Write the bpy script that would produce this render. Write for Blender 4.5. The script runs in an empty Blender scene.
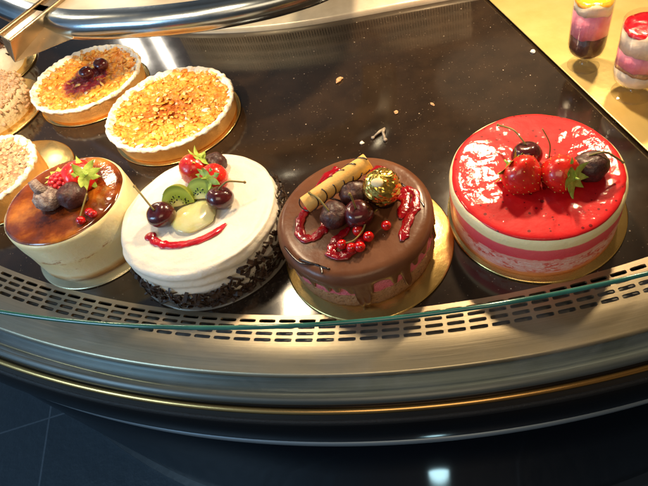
import bpy, math, random
from mathutils import Vector, Matrix, noise
random.seed(7)
pi = math.pi; TAU = 2*pi
sc = bpy.context.scene
COL = sc.collection
sc.unit_settings.scale_length = 0.1          # 1 unit = 10 cm
def N3(x, y, z): return noise.noise(Vector((x, y, z)))
def sm(a, b, x):
    t = max(0, min(1, (x-a)/(b-a))); return t*t*(3-2*t)

# ---------------------------------------------------------------- mesh helper
class MB:
    def __init__(s): s.v = []; s.f = []; s.m = []; s.uv = {}
    def add(s, vs, fs, m=0):
        o = len(s.v); s.v += [tuple(p) for p in vs]
        for f in fs: s.f.append(tuple(i+o for i in f)); s.m.append(m)
        return o
    def lathe(s, prof, seg=96, fn=None, m=0, c=(0, 0, 0), cap0=False, cap1=False, a0=0, a1=TAU):
        full = abs(a1-a0-TAU) < 1e-6; n = seg if full else seg+1; vs = []
        for i, (r, z) in enumerate(prof):
            for j in range(n):
                a = a0+(a1-a0)*j/seg; rr, zz = (r, z) if fn is None else fn(r, z, a, i)
                vs.append((c[0]+rr*math.cos(a), c[1]+rr*math.sin(a), c[2]+zz))
        fs = []
        for i in range(len(prof)-1):
            for j in range(seg):
                k = (j+1) % n; fs.append((i*n+j, (i+1)*n+j, (i+1)*n+k, i*n+k))
        if cap0: fs.append(tuple(range(n)))
        if cap1: fs.append(tuple(reversed(range((len(prof)-1)*n, len(prof)*n))))
        s.add(vs, fs, m); return s
    def sphere(s, c=(0, 0, 0), r=(1, 1, 1), seg=24, rings=14, fn=None, m=0, rot=None):
        vs = []; fs = []
        if not hasattr(r, '__len__'): r = (r, r, r)
        for i in range(rings+1):
            t = pi*i/rings
            for j in range(seg):
                a = TAU*j/seg; d = Vector((math.sin(t)*math.cos(a), math.sin(t)*math.sin(a), math.cos(t)))
                k = fn(d) if fn else 1
                p = Vector((d.x*r[0]*k, d.y*r[1]*k, d.z*r[2]*k))
                if rot: p = rot @ p
                vs.append(p+Vector(c))
        for i in range(rings):
            for j in range(seg):
                k = (j+1) % seg; fs.append((i*seg+j, (i+1)*seg+j, (i+1)*seg+k, i*seg+k))
        s.add(vs, fs, m); return s
    def tube(s, pts, r, seg=10, m=0, flat=1.0, cap=True):
        pts = [Vector(p) for p in pts]; n = len(pts); vs = []; fs = []
        rs = r if hasattr(r, '__len__') else [r]*n
        for i, p in enumerate(pts):
            t = (pts[min(i+1, n-1)]-pts[max(i-1, 0)]).normalized()
            up = Vector((0, 0, 1)) if abs(t.z) < .9 else Vector((1, 0, 0))
            x = t.cross(up).normalized(); y = x.cross(t)
            for j in range(seg):
                a = TAU*j/seg; vs.append(p+x*math.cos(a)*rs[i]+y*math.sin(a)*rs[i]*flat)
        for i in range(n-1):
            for j in range(seg):
                k = (j+1) % seg; fs.append((i*seg+j, i*seg+k, (i+1)*seg+k, (i+1)*seg+j))
        if cap: fs += [tuple(reversed(range(seg))), tuple(range((n-1)*seg, n*seg))]
        s.add(vs, fs, m); return s
    def box(s, c, d, rot=None, m=0):
        vs = []
        for x in (-.5, .5):
            for y in (-.5, .5):
                for z in (-.5, .5):
                    p = Vector((x*d[0], y*d[1], z*d[2])); p = rot @ p if rot else p; vs.append(p+Vector(c))
        s.add(vs, [(0, 1, 3, 2), (4, 6, 7, 5), (0, 4, 5, 1), (2, 3, 7, 6), (0, 2, 6, 4), (1, 5, 7, 3)], m); return s
    def build(s, name, mats, parent=None, smooth=True, bevel=0, loc=None, sub=0):
        me = bpy.data.meshes.new(name); me.from_pydata(s.v, [], s.f)
        for x in (mats if isinstance(mats, (list, tuple)) else [mats]): me.materials.append(x)
        me.polygons.foreach_set('material_index', s.m)
        me.polygons.foreach_set('use_smooth', [smooth]*len(s.f))
        me.update()
        o = bpy.data.objects.new(name, me); COL.objects.link(o)
        if parent: o.parent = parent
        if loc: o.location = loc
        if bevel:
            b = o.modifiers.new('b', 'BEVEL'); b.width = bevel; b.segments = 2; b.limit_method = 'ANGLE'
        if sub:
            b = o.modifiers.new('s', 'SUBSURF'); b.levels = sub; b.render_levels = sub
        return o
def rnd_rot(): return Matrix.Rotation(random.uniform(0, TAU), 3, 'Z') @ Matrix.Rotation(random.uniform(0, pi), 3, 'X') @ Matrix.Rotation(random.uniform(0, TAU), 3, 'Z')
def thing(name, label, cat, loc=(0, 0, 0), rz=0, group=None):
    o = bpy.data.objects.new(name, None); COL.objects.link(o); o.empty_display_size = .1
    o.location = loc; o.rotation_euler = (0, 0, rz); o['label'] = label; o['category'] = cat
    if group: o['group'] = group
    return o
def tag(o, label, cat, group=None):
    o['label'] = label; o['category'] = cat
    if group: o['group'] = group
    return o

# ---------------------------------------------------------------- materials
def newmat(name):
    m = bpy.data.materials.new(name); m.use_nodes = True; nt = m.node_tree
    return m, nt, nt.nodes['Principled BSDF']
def nd(nt, t, **kw):
    n = nt.nodes.new(t)
    for k, v in kw.items():
        if k in n.inputs: n.inputs[k].default_value = v
        else: setattr(n, k, v)
    return n
def noise_n(nt, vec, scale, detail=4, rough=.55, dist=0):
    n = nd(nt, 'ShaderNodeTexNoise', Scale=scale, Detail=detail, Roughness=rough, Distortion=dist)
    nt.links.new(vec, n.inputs['Vector']); return n.outputs['Fac']
def ramp(nt, fac, stops, interp='LINEAR'):
    r = nt.nodes.new('ShaderNodeValToRGB'); r.color_ramp.interpolation = interp
    e = r.color_ramp.elements
    while len(e) < len(stops): e.new(.5)
    for i, (p, c) in enumerate(stops):
        e[i].position = p; e[i].color = (*c, 1) if len(c) == 3 else c
    nt.links.new(fac, r.inputs['Fac']); return r.outputs['Color']
def mathn(nt, op, a, b=None):
    n = nt.nodes.new('ShaderNodeMath'); n.operation = op
    for i, x in enumerate((a, b)):
        if x is None: continue
        if isinstance(x, (int, float)): n.inputs[i].default_value = x
        else: nt.links.new(x, n.inputs[i])
    return n.outputs[0]
def mixc(nt, fac, a, b):
    n = nt.nodes.new('ShaderNodeMix'); n.data_type = 'RGBA'
    for s, x in ((n.inputs[0], fac), (n.inputs[6], a), (n.inputs[7], b)):
        if isinstance(x, (int, float)): s.default_value = x
        elif isinstance(x, tuple): s.default_value = (*x, 1)
        else: nt.links.new(x, s)
    return n.outputs[2]
def schlick(nt):
    lw = nd(nt, 'ShaderNodeLayerWeight', Blend=.5)
    return mathn(nt, 'ADD', mathn(nt, 'MULTIPLY', mathn(nt, 'POWER', lw.outputs['Facing'], 5), .93), .06)
def bumps(nt, b, vec, specs):
    prev = None
    for (scale, strength, dist) in specs:
        h = noise_n(nt, vec, scale, 5)
        bp = nd(nt, 'ShaderNodeBump', Strength=strength, Distance=dist)
        nt.links.new(h, bp.inputs['Height'])
        if prev: nt.links.new(prev, bp.inputs['Normal'])
        prev = bp.outputs['Normal']
    if prev:
        nt.links.new(prev, b.inputs['Normal'])
    return prev
def M(name, stops, scale=4, rough=.5, metal=0, coat=0, coat_r=.05, sss=0, sssr=(1, .5, .3), sscale=.1, bump=(), trans=0, ior=1.45, spec=.5, rvar=0, emit=None):
    m, nt, b = newmat(name); tc = nt.nodes.new('ShaderNodeTexCoord').outputs['Object']
    if isinstance(stops[0], (int, float)): b.inputs['Base Color'].default_value = (*stops, 1)
    else:
        f = noise_n(nt, tc, scale, 6, .6)
        nt.links.new(ramp(nt, f, stops), b.inputs['Base Color'])
    I = b.inputs
    I['Roughness'].default_value = rough; I['Metallic'].default_value = metal
    I['Coat Weight'].default_value = coat; I['Coat Roughness'].default_value = coat_r
    I['Subsurface Weight'].default_value = sss; I['Subsurface Radius'].default_value = sssr; I['Subsurface Scale'].default_value = sscale
    I['Transmission Weight'].default_value = trans; I['IOR'].default_value = ior; I['Specular IOR Level'].default_value = spec
    if rvar:
        f = noise_n(nt, tc, scale*2.3, 5)
        mr = nd(nt, 'ShaderNodeMapRange'); mr.inputs[3].default_value = max(0, rough-rvar); mr.inputs[4].default_value = rough+rvar
        nt.links.new(f, mr.inputs[0]); nt.links.new(mr.outputs[0], I['Roughness'])
    nrm = bumps(nt, b, tc, bump)
    return m
def layered(name, h, stops, nscale=6, namp=.05, rough=.6, sss=.2, speck=None, bump=((30, .4, .02),), coat=0, interp='LINEAR'):
    """horizontal layers over object height h with wavering edges"""
    m, nt, b = newmat(name); tc = nt.nodes.new('ShaderNodeTexCoord').outputs['Object']
    sx = nt.nodes.new('ShaderNodeSeparateXYZ'); nt.links.new(tc, sx.inputs[0])
    n = noise_n(nt, tc, nscale, 6, .6)
    z = mathn(nt, 'ADD', mathn(nt, 'DIVIDE', sx.outputs[2], h), mathn(nt, 'MULTIPLY', mathn(nt, 'SUBTRACT', n, .5), namp*2/h))
    c = ramp(nt, z, stops, interp)
    if speck:      # (z0, z1, scale, threshold, color)
        for (z0, z1, s_, th, colr) in speck:
            mp = nt.nodes.new('ShaderNodeMapping'); mp.inputs['Scale'].default_value = (1, 1, 2.6); nt.links.new(tc, mp.inputs[0])
            q = noise_n(nt, mp.outputs[0], s_, 8, .7)
            k = mathn(nt, 'MULTIPLY', mathn(nt, 'SUBTRACT', q, th), 14); k = mathn(nt, 'MINIMUM', mathn(nt, 'MAXIMUM', k, 0), 1)
            k = mathn(nt, 'MULTIPLY', k, mathn(nt, 'MULTIPLY', mathn(nt, 'GREATER_THAN', z, z0), mathn(nt, 'LESS_THAN', z, z1)))
            c = mixc(nt, k, c, colr)
    nt.links.new(c, b.inputs['Base Color'])
    b.inputs['Roughness'].default_value = rough; b.inputs['Subsurface Weight'].default_value = sss
    b.inputs['Subsurface Radius'].default_value = (1, .5, .3); b.inputs['Subsurface Scale'].default_value = .06
    b.inputs['Coat Weight'].default_value = coat; b.inputs['Coat Roughness'].default_value = .12
    bumps(nt, b, tc, bump)
    return m

gold = M('gold_card', [(.3, (.75, .5, .17)), (.7, (.9, .64, .26))], 2, rough=.24, metal=1, bump=((3, .15, .05), (60, .08, .01)))
goldtray = M('gold_tray', [(.3, (.72, .52, .17)), (.7, (.84, .64, .26))], 1, rough=.36, metal=.55, bump=((1.5, .2, .08), (40, .05, .01)), rvar=.08)
cherry_m = M('dark_cherry', [(.3, (.035, .003, .006)), (.7, (.10, .008, .012))], 9, rough=.25, coat=.8, coat_r=.08, bump=((14, .15, .03),))
cherry_matte = M('dusty_cherry', [(.3, (.022, .006, .005)), (.7, (.085, .022, .018))], 14, rough=.5, coat=.25, coat_r=.3, bump=((12, .6, .05), (40, .3, .02)))
stem_m = M('fruit_stem', [(.3, (.16, .14, .03)), (.7, (.3, .2, .06))], 8, rough=.5)
leaf_m = M('strawberry_leaf', [(.3, (.22, .36, .03)), (.7, (.48, .62, .14))], 12, rough=.45, bump=((30, .3, .02),))
straw_m = M('strawberry_flesh', [(.3, (.50, .006, .005)), (.7, (.74, .025, .012))], 7, rough=.28, coat=.7, coat_r=.12, sss=.15, sscale=.08, bump=((22, .25, .02),))
seed_m = M('strawberry_seed', (.60, .28, .05), rough=.45)
rasp_m = M('raspberry_flesh', [(.3, (.4, .005, .015)), (.7, (.7, .03, .04))], 12, rough=.3, coat=.6, sss=.2, sscale=.06)
curr_m = M('redcurrant_skin', [(.3, (.42, .001, .002)), (.7, (.66, .006, .004))], 9, rough=.1, coat=1, sss=.12, sscale=.05)
jelly_m = M('red_jelly', [(.3, (.40, .0, .006)), (.7, (.66, .004, .016))], 6, rough=.08, coat=1, coat_r=.03, sss=.08, sscale=.05, bump=((6, .6, .06), (18, .35, .02)))
jelly_dk = M('raspberry_sauce', [(.3, (.16, .0, .004)), (.7, (.36, .002, .008))], 6, rough=.14, coat=.8, coat_r=.05, bump=((7, .5, .05), (24, .2, .015)))
cream_m = M('whipped_cream', [(.3, (.82, .77, .66)), (.7, (.88, .84, .75))], 3, rough=.42, sss=.25, sssr=(1, .8, .5), sscale=.06, bump=((2.5, .6, .07), (8, .2, .03)), coat=.15, coat_r=.3)
choc_shard = M('dark_chocolate', [(.3, (.012, .006, .004)), (.7, (.06, .03, .018))], 10, rough=.5)
sugar_m = M('icing_sugar', [(.34, (.66, .38, .15)), (.42, (.80, .68, .50)), (.52, (.86, .82, .75))], 9, rough=.9, sss=.1, bump=((60, .5, .02),))

# ---------------------------------------------------------------- counter
CX, CY = 1.3, 18.7
A_ = (0.952, 17.846, 14.372)
def P_on(circ, th, z): return (circ[0]+circ[2]*math.sin(th), circ[1]-circ[2]*math.cos(th), z)
def loft_mesh(rings, t0, t1, n, mats_of=None):
    """rings: list of (circle, z); sweeps along the counter's curve and keeps a UV of (arc length, ring)"""
    mb = MB(); k = len(rings); vs = []; us = []
    for i in range(n+1):
        th = t0+(t1-t0)*i/n
        for j, (c, z) in enumerate(rings):
            vs.append(P_on(c, th, z)); us.append((th*16, j*.25))
    fs = [(i*k+j, i*k+j+1, (i+1)*k+j+1, (i+1)*k+j) for i in range(n) for j in range(k-1)]
    mb.add(vs, fs); mb.us = us; return mb
def loft(name, rings, mat, parent, t0=-.95, t1=.85, n=160, smooth=True):
    mb = loft_mesh(rings, t0, t1, n); o = mb.build(name, mat, parent, smooth)
    uv = o.data.uv_layers.new(name='UVMap')
    for l in o.data.loops: uv.data[l.index].uv = mb.us[l.vertex_index]
    return o
def R(r): return (CX, CY, r)

def brushed(name, c1, c2, rough, sc_u=.6, sc_v=60, metal=1, bstr=.06):
    m, nt, b = newmat(name); tc = nt.nodes.new('ShaderNodeTexCoord')
    mp = nt.nodes.new('ShaderNodeMapping'); mp.inputs['Scale'].default_value = (sc_u, sc_v, 1)
    nt.links.new(tc.outputs['UV'], mp.inputs[0])
    f = noise_n(nt, mp.outputs[0], 1, 6, .7)
    g = noise_n(nt, tc.outputs['Object'], 1.3, 4)
    nt.links.new(mixc(nt, mathn(nt, 'MULTIPLY', g, .5), ramp(nt, f, [(.3, c1), (.7, c2)]), tuple(x*.75 for x in c1)), b.inputs['Base Color'])
    b.inputs['Metallic'].default_value = metal
    mr = nd(nt, 'ShaderNodeMapRange'); mr.inputs[3].default_value = rough*.75; mr.inputs[4].default_value = rough*1.3
    nt.links.new(f, mr.inputs[0]); nt.links.new(mr.outputs[0], b.inputs['Roughness'])
    bp = nd(nt, 'ShaderNodeBump', Strength=bstr, Distance=.02); nt.links.new(f, bp.inputs['Height']); nt.links.new(bp.outputs[0], b.inputs['Normal'])
    return m
steel = brushed('brushed_steel', (.56, .45, .31), (.72, .59, .42), .36)
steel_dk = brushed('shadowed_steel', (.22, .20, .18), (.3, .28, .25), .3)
chrome = brushed('polished_steel', (.62, .6, .57), (.72, .69, .64), .13, .3, 20, 1, .03)
teal = brushed('teal_grey_channel', (.05, .062, .060), (.11, .125, .118), .34, .25, 14, .35, .05)
brass = brushed('brass_toned_edge', (.5, .3, .1), (.7, .45, .18), .25)
rubber = M('black_rubber', (.006, .006, .006), rough=.6, bump=((50, .5, .02),))
blackgl = brushed('black_gloss_lacquer', (.003, .003, .004), (.006, .007, .008), .2, .3, 10, 0, .01)
lipm = brushed('grey_metal_lip', (.16, .21, .25), (.24, .3, .34), .4, .4, 30, .5)
bodym = brushed('dark_blue_lacquer', (.0015, .0025, .005), (.003, .005, .009), .13, .5, 4, 0, .002); bodym.node_tree.nodes['Principled BSDF'].inputs['Specular IOR Level'].default_value = .12

# polished dark granite deck
m, nt, b = newmat('polished_dark_granite'); granite = m
tc = nt.nodes.new('ShaderNodeTexCoord').outputs['Object']
base = ramp(nt, noise_n(nt, tc, 1.2, 6, .6), [(.3, (.012, .008, .006)), (.7, (.030, .018, .011))])
vo = nd(nt, 'ShaderNodeTexVoronoi', Scale=9.0); nt.links.new(tc, vo.inputs['Vector'])
wn = nt.nodes.new('ShaderNodeSeparateColor'); nt.links.new(vo.outputs['Color'], wn.inputs[0])
rad = mathn(nt, 'MULTIPLY', mathn(nt, 'POWER', wn.outputs[0], 7), .13)
sp = mathn(nt, 'LESS_THAN', vo.outputs['Distance'], rad)
vo2 = nd(nt, 'ShaderNodeTexVoronoi', Scale=28.0); nt.links.new(tc, vo2.inputs['Vector'])
wn2 = nt.nodes.new('ShaderNodeSeparateColor'); nt.links.new(vo2.outputs['Color'], wn2.inputs[0])
sp2 = mathn(nt, 'LESS_THAN', vo2.outputs['Distance'], mathn(nt, 'MULTIPLY', mathn(nt, 'POWER', wn2.outputs[1], 7), .3))
c = mixc(nt, mathn(nt, 'MULTIPLY', sp2, .3), base, (.3, .24, .18))
c = mixc(nt, mathn(nt, 'MULTIPLY', sp, .8), c, (.5, .42, .34))
nt.links.new(c, b.inputs['Base Color'])
mr = nd(nt, 'ShaderNodeMapRange'); mr.inputs[3].default_value = .06; mr.inputs[4].default_value = .17
nt.links.new(noise_n(nt, tc, 1.7, 7, .7), mr.inputs[0]); nt.links.new(mr.outputs[0], b.inputs['Roughness'])
b.inputs['Specular IOR Level'].default_value = .9
bumps(nt, b, tc, ((1.1, .02, .05),))

counter = thing('display_counter', 'curved dark pastry display counter with slotted steel front strip and low glass guard', 'counter', (0, 0, 0))
# deck: from curve A back to the rear wall
mb = MB(); n = 150; vs = []; YB = 11.35
def back_y(x): return 11.33+.010*(x+.5)**2*0
for i in range(n+1):
    th = -.95+1.8*i/n; p = P_on(A_, th, 0); vs += [p, (p[0], max(p[1], 15.5), 0)]
mb.add(vs, [(2*i, 2*i+2, 2*i+3, 2*i+1) for i in range(n)])
mb.build('deck', granite, counter, False)

# slotted steel strip: real rounded slots, four rows, between curve A and the plain ledge
def strip_pt(th, v, z):
    a = P_on((0.952, 17.846, 14.362), th, 0); bq = P_on(R(15.72), th, 0)
    dx = CX+15.72*math.sin(th); dy = CY-15.72*math.cos(th)
    # same direction from common centre: intersect the ray with circle A
    ox, oy = CX-A_[0], CY-A_[1]; ux, uy = math.sin(th), -math.cos(th)
    bb = ox*ux+oy*uy; cc = ox*ox+oy*oy-14.365**2; r0 = -bb+math.sqrt(bb*bb-cc)
    r = r0+(15.72-r0)*v; return (CX+r*ux, CY+r*uy, z)
mb = MB(); rows = [(.145, .26), (.355, .47), (.565, .68), (.775, .89)]; NC = 96; T0, T1 = -.95, .85
dth = (T1-T0)/NC; us = []
def quad(t0, t1, v0, v1, z=.012):
    mb.add([strip_pt(t0, v0, z), strip_pt(t1, v0, z), strip_pt(t1, v1, z), strip_pt(t0, v1, z)], [(3, 2, 1, 0)])
for i in range(NC):
    t0 = T0+i*dth; t1 = t0+dth; edges = [0]+[x for r_ in rows for x in r_]+[1]
    quad(t0, t1, 0, .10); quad(t0, t1, .94, 1)
    cells = [(.10, .31), (.31, .52), (.52, .73), (.73, .94)]
    for (c0, c1), (s0, s1) in zip(cells, rows):
        # slot outline (rounded) matched to the cell outline
        K = 24; inner = []; outer = []; mt = (t0+t1)/2; mv = (s0+s1)/2; hw = dth*.41; hv = (s1-s0)/2
        for k in range(K):
            a = TAU*(k+.5)/K; ca, sa = math.cos(a), math.sin(a)
            e = .35
            inner.append((mt+hw*math.copysign(abs(ca)**e, ca), mv+hv*math.copysign(abs(sa)**(e*1.3), sa)))
            s_ = 1/max(abs(ca), abs(sa)); outer.append((mt+dth/2*ca*s_, (c0+c1)/2+(c1-c0)/2*sa*s_))
        # snap four outer points to the corners so that cells close up
        for q in (K//8, 3*K//8, 5*K//8, 7*K//8):
            pass
        o = mb.add([strip_pt(*p, .012) for p in outer]+[strip_pt(*p, .012) for p in inner]+[strip_pt(*p, -.03) for p in inner], [])
        for k in range(K):
            l = (k+1) % K
            mb.f += [(o+l, o+k, o+K+k, o+K+l), (o+K+l, o+K+k, o+2*K+k, o+2*K+l)]; mb.m += [0, 0]
        for (x, y) in ((1, 1), (-1, 1), (-1, -1), (1, -1)):     # corner triangles
            cp = (mt+x*dth/2, (c0+c1)/2+y*(c1-c0)/2); best = sorted(range(K), key=lambda k: (outer[k][0]-cp[0])**2*400+(outer[k][1]-cp[1])**2)[:2]
            mb.add([strip_pt(*cp, .012), strip_pt(*outer[best[0]], .012), strip_pt(*outer[best[1]], .012)], [(0, 1, 2)])
o = mb.build('slotted_strip', steel, counter, False)
uv = o.data.uv_layers.new(name='UVMap')
for l in o.data.loops:
    p = o.data.vertices[l.vertex_index].co; uv.data[l.index].uv = (math.atan2(p.x-CX, CY-p.y)*16, math.hypot(p.x-CX, CY-p.y)*1.0)
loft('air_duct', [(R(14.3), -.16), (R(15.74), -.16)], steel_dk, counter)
loft('steel_ledge', [(R(15.72), .012), (R(16.0), .012), (R(16.02), .004), (R(16.10), .004), (R(16.125), -.004), (R(16.14), -.06)], steel, counter)
loft('glass_channel', [(R(16.14), -.062), (R(16.18), -.10), (R(16.24), -.105), (R(16.28), -.15), (R(16.33), -.135), (R(16.43), -.15), (R(16.44), -.2)], teal, counter)
loft('dark_channel', [(R(16.44), -.205), (R(16.46), -.26), (R(16.47), -.262)], blackgl, counter)
loft('brass_edge', [(R(16.455), -.262), (R(16.47), -.235), (R(16.50), -.235), (R(16.53), -.25), (R(16.54), -.28)], brass, counter)
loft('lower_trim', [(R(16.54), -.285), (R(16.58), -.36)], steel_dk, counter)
gas = loft('gasket', [(R(16.57), -.365), (R(16.59), -.36), (R(16.62), -.38), (R(16.63), -.42)], rubber, counter)
bump_prof = [(R(16.63+.10*math.sin(pi*t)**.7-.04*t), -.42-.76*t) for t in [i/14 for i in range(15)]]
loft('bumper', bump_prof, blackgl, counter)
loft('metal_lip', [(R(16.58), -1.17), (R(16.63), -1.175), (R(16.66), -1.195), (R(16.67), -1.23), (R(16.65), -1.27), (R(16.5), -1.3)], lipm, counter)
loft('front_panel', [(R(16.5), -1.3), (R(16.56), -1.32), (R(16.62), -1.45), (R(16.66), -3), (R(16.68), -5), (R(16.7), -7.3)], bodym, counter)
loft('kick_edge', [(R(16.70), -7.3), (R(16.84), -7.7), (R(16.86), -7.75), (R(16.85), -8.0)], chrome, counter, .0-.9, .85)

# low curved glass guard standing in the channel
m, nt, b = newmat('clear_glass'); glassm = m
for x in list(nt.nodes):
    if x.type == 'BSDF_PRINCIPLED': nt.nodes.remove(x)
out = [x for x in nt.nodes if x.type == 'OUTPUT_MATERIAL'][0]
tr = nd(nt, 'ShaderNodeBsdfTransparent', Color=(.9, .955, .95, 1)); gl = nd(nt, 'ShaderNodeBsdfGlossy', Roughness=.02, Color=(.9, .95, 1, 1))
mx = nt.nodes.new('ShaderNodeMixShader')
nt.links.new(schlick(nt), mx.inputs[0]); nt.links.new(tr.outputs[0], mx.inputs[1]); nt.links.new(gl.outputs[0], mx.inputs[2])
tc = nt.nodes.new('ShaderNodeTexCoord').outputs['Object']; df = nd(nt, 'ShaderNodeBsdfDiffuse', Color=(.8, .85, .9, 1)); m2 = nt.nodes.new('ShaderNodeMixShader')
k_ = mathn(nt, 'MULTIPLY', mathn(nt, 'MAXIMUM', mathn(nt, 'SUBTRACT', noise_n(nt, tc, .9, 7, .7, .6), .44), 0), .40)  # pale smudges mixed into the glass, standing in for hazy reflections
nt.links.new(mathn(nt, 'ADD', k_, .006), m2.inputs[0]); nt.links.new(mx.outputs[0], m2.inputs[1]); nt.links.new(df.outputs[0], m2.inputs[2]); nt.links.new(m2.outputs[0], out.inputs[0])
edge_m = M('green_glass_edge', [(.3, (.015, .09, .075)), (.7, (.04, .18, .15))], 2, rough=.15, coat=.6)
def gl_ring(t, off=0):
    # base follows the counter channel, the top edge a slightly different arc, leaning in
    c0 = (CX, CY, 16.36); c1 = (1.199, 21.027, 18.32)
    return tuple(c0[k]+(c1[k]-c0[k])*t for k in range(2))+(c0[2]+(c1[2]-c0[2])*t+off,)
HG = 1.2
guard = []
def gpts(off):
    return [(i/10) for i in range(11)]
mbg = MB(); n = 150
for off in (0,):
    vs = []
    for i in range(n+1):
        x = -10.2+ (20.6)*i/n
        for t in gpts(off):
            c = gl_ring(t, off); y = c[1]-math.sqrt(c[2]**2-(x-c[0])**2); vs.append((x, y, -.1+(HG+.1)*t))
    k = 11
    mbg.add(vs, [(i*k+j, i*k+j+1, (i+1)*k+j+1, (i+1)*k+j) for i in range(n) for j in range(k-1)])
gg = mbg.build('front_glass', glassm, counter)
mbe = MB()
pts = []
for i in range(n+1):
    x = -10.2+20.6*i/n; c = gl_ring(1); pts.append((x, c[1]-math.sqrt(c[2]**2-(x-c[0])**2), HG+.02))
mbe.tube(pts, .028, 8); mbe.build('glass_edge', edge_m, gg)

# rear upstand with a slotted air grille; its mirror image shows in the deck
rearm = M('cream_enamel', [(.3, (.55, .47, .36)), (.7, (.7, .62, .5))], 2, rough=.35, metal=.3, rvar=.1)
slotm = M('dark_slot', (.012, .009, .008), rough=.7)
mb = MB()
XR0, XR1 = -4.9, 2.5; nn = 80
def ry(x): return 11.12+.055*(x+.9)**2 if x < -.9 else 11.12
ledge = []
for i in range(nn+1):
    x = XR0+(XR1-XR0)*i/nn; y = ry(x); ledge += [(x, y, .0), (x, y, .10), (x, y+.03, .14), (x, y+.7, .18), (x, y+.75, .2)]
mb.add(ledge, [(i*5+j, (i+1)*5+j, (i+1)*5+j+1, i*5+j+1) for i in range(nn) for j in range(4)])
rl = mb.build('rear_ledge', rearm, counter, True)
mb = MB(); ms = MB(); NB = 110
for i in range(NB):
    x0 = XR0+(XR1-XR0)*i/NB; w = (XR1-XR0)/NB
    y = ry(x0)+.76
    for k in range(5):
        z0 = .25+k*.26
        mb.box((x0+w*.18, y, z0+.13), (w*.36, .03, .26))
        mb.box((x0+w*.68, y, z0+.02), (w*.64, .03, .04))
mb.build('rear_grille', rearm, counter, False)
mb = MB()
mb.box((-1.2, 14.0, 1.0), (7.6, .05, 2.6)); mb.build('rear_panel', slotm, counter, False)

# stains/crumbs lying on the deck
crumb_m = M('pastry_crumb', [(.3, (.35, .16, .07)), (.7, (.7, .45, .25))], 20, rough=.8)
white_m = M('sugar_crumb', (.8, .76, .68), rough=.8)
def crumb(x, y, s, mt, label, st=(1, 1, .5)):
    mb = MB(); off = random.random()*50
    mb.sphere((0, 0, s*st[2]*.8), (s*st[0], s*st[1], s*st[2]), 10, 7, fn=lambda d: 1+.5*N3(d.x*2+off, d.y*2, d.z*2))
    o = mb.build('crumb', mt, None, False); o.location = (x, y, .002); o.rotation_euler = (0, 0, random.uniform(0, 6)); tag(o, label, 'crumb', 'crumbs on the dark deck')
crumb(-.85, 8.88, .07, crumb_m, 'pinkish brown crumb alone at mid deck, farthest of the larger crumbs', (1.3, .7, .5))
crumb(.14, 7.6, .04, crumb_m, 'small orange brown crumb on the deck beyond the chocolate cake')
crumb(.83, 7.65, .038, crumb_m, 'small tan crumb on the deck between red cake and gold tray', (1.4, .6, .4))
crumb(-.56, 6.95, .04, white_m, 'tiny white crumb on the deck just left of the curled sugar scrap')
crumb(3.02, 8.66, .05, white_m, 'white sugar crumb beside the edge of the gold tray')
mb = MB()
mb.tube([(-.18, 0, .03), (-.02, .12, .06), (.10, .22, .04)], [.02, .035, .02], 6); mb.tube([(.06, -.12, .03), (.05, .08, .07), (.1, .2, .05)], [.025, .03, .02], 6)
mb.sphere((-.18, 0, .03), .04, 8, 6); mb.sphere((.07, -.13, .03), .045, 8, 6)
o = mb.build('sugar_scrap', M('grey_sugar_scrap', [(.3, (.12, .09, .07)), (.6, (.4, .34, .27))], 12, rough=.25, bump=((20, .8, .03),)), None, True); o.scale = (.85, .85, .7); o.location = (-.2, 7.03, 0); tag(o, 'curled grey sugar scrap lying on the deck beyond the chocolate cake', 'scrap')

# ---------------------------------------------------------------- upper shelf with rail and bracket
shelf = thing('upper_shelf', 'curved steel shelf rail with rounded front edge above the tarts, carried by a bracket', 'shelf', (0, 0, 1.8))
raw = [(-9.6, 13.6), (-8.5, 12.2), (-7.5, 10.95), (-6.9, 10.35), (-6.1, 9.66), (-5.2, 9.12), (-4.2, 8.84), (-3.4, 8.68), (-2.5, 8.6), (-1.5, 8.66), (-.6, 8.95), (-.05, 9.6), (.2, 10.5), (.3, 11.6)]
def spline(ps, k=8):
    out = []; ps = [Vector(p) for p in ps]
    for i in range(len(ps)-1):
        p0, p1, p2, p3 = ps[max(i-1, 0)], ps[i], ps[i+1], ps[min(i+2, len(ps)-1)]
        for j in range(k):
            t = j/k; out.append(.5*((2*p1)+(p2-p0)*t+(2*p0-5*p1+4*p2-p3)*t*t+(3*p1-p0-3*p2+p3)*t**3))
    out.append(ps[-1]); return out
rp = spline([(x, y, 0) for x, y in raw])
rails = M('rail_steel', [(.3, (.30, .35, .38)), (.7, (.40, .44, .46))], 1.5, rough=.22, metal=1, bump=((.7, .08, .1),), rvar=.04)
prof = [(.26, .30), (.10, .30), (-.02, .27), (-.10, .18), (-.12, .06), (-.08, -.05), (0, -.13), (.12, -.18), (.26, -.2)]   # (inward, up)
mb = MB(); vs = []; k = len(prof)
for i, p in enumerate(rp):
    t = (rp[min(i+1, len(rp)-1)]-rp[max(i-1, 0)]).normalized(); inn = Vector((-t.y, t.x, 0))
    for (a, h) in prof: vs.append(p+inn*a+Vector((0, 0, h)))
mb.add(vs, [(i*k+j, (i+1)*k+j, (i+1)*k+j+1, i*k+j+1) for i in range(len(rp)-1) for j in range(k-1)])
mb.build('rail', rails, shelf, True)
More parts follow.
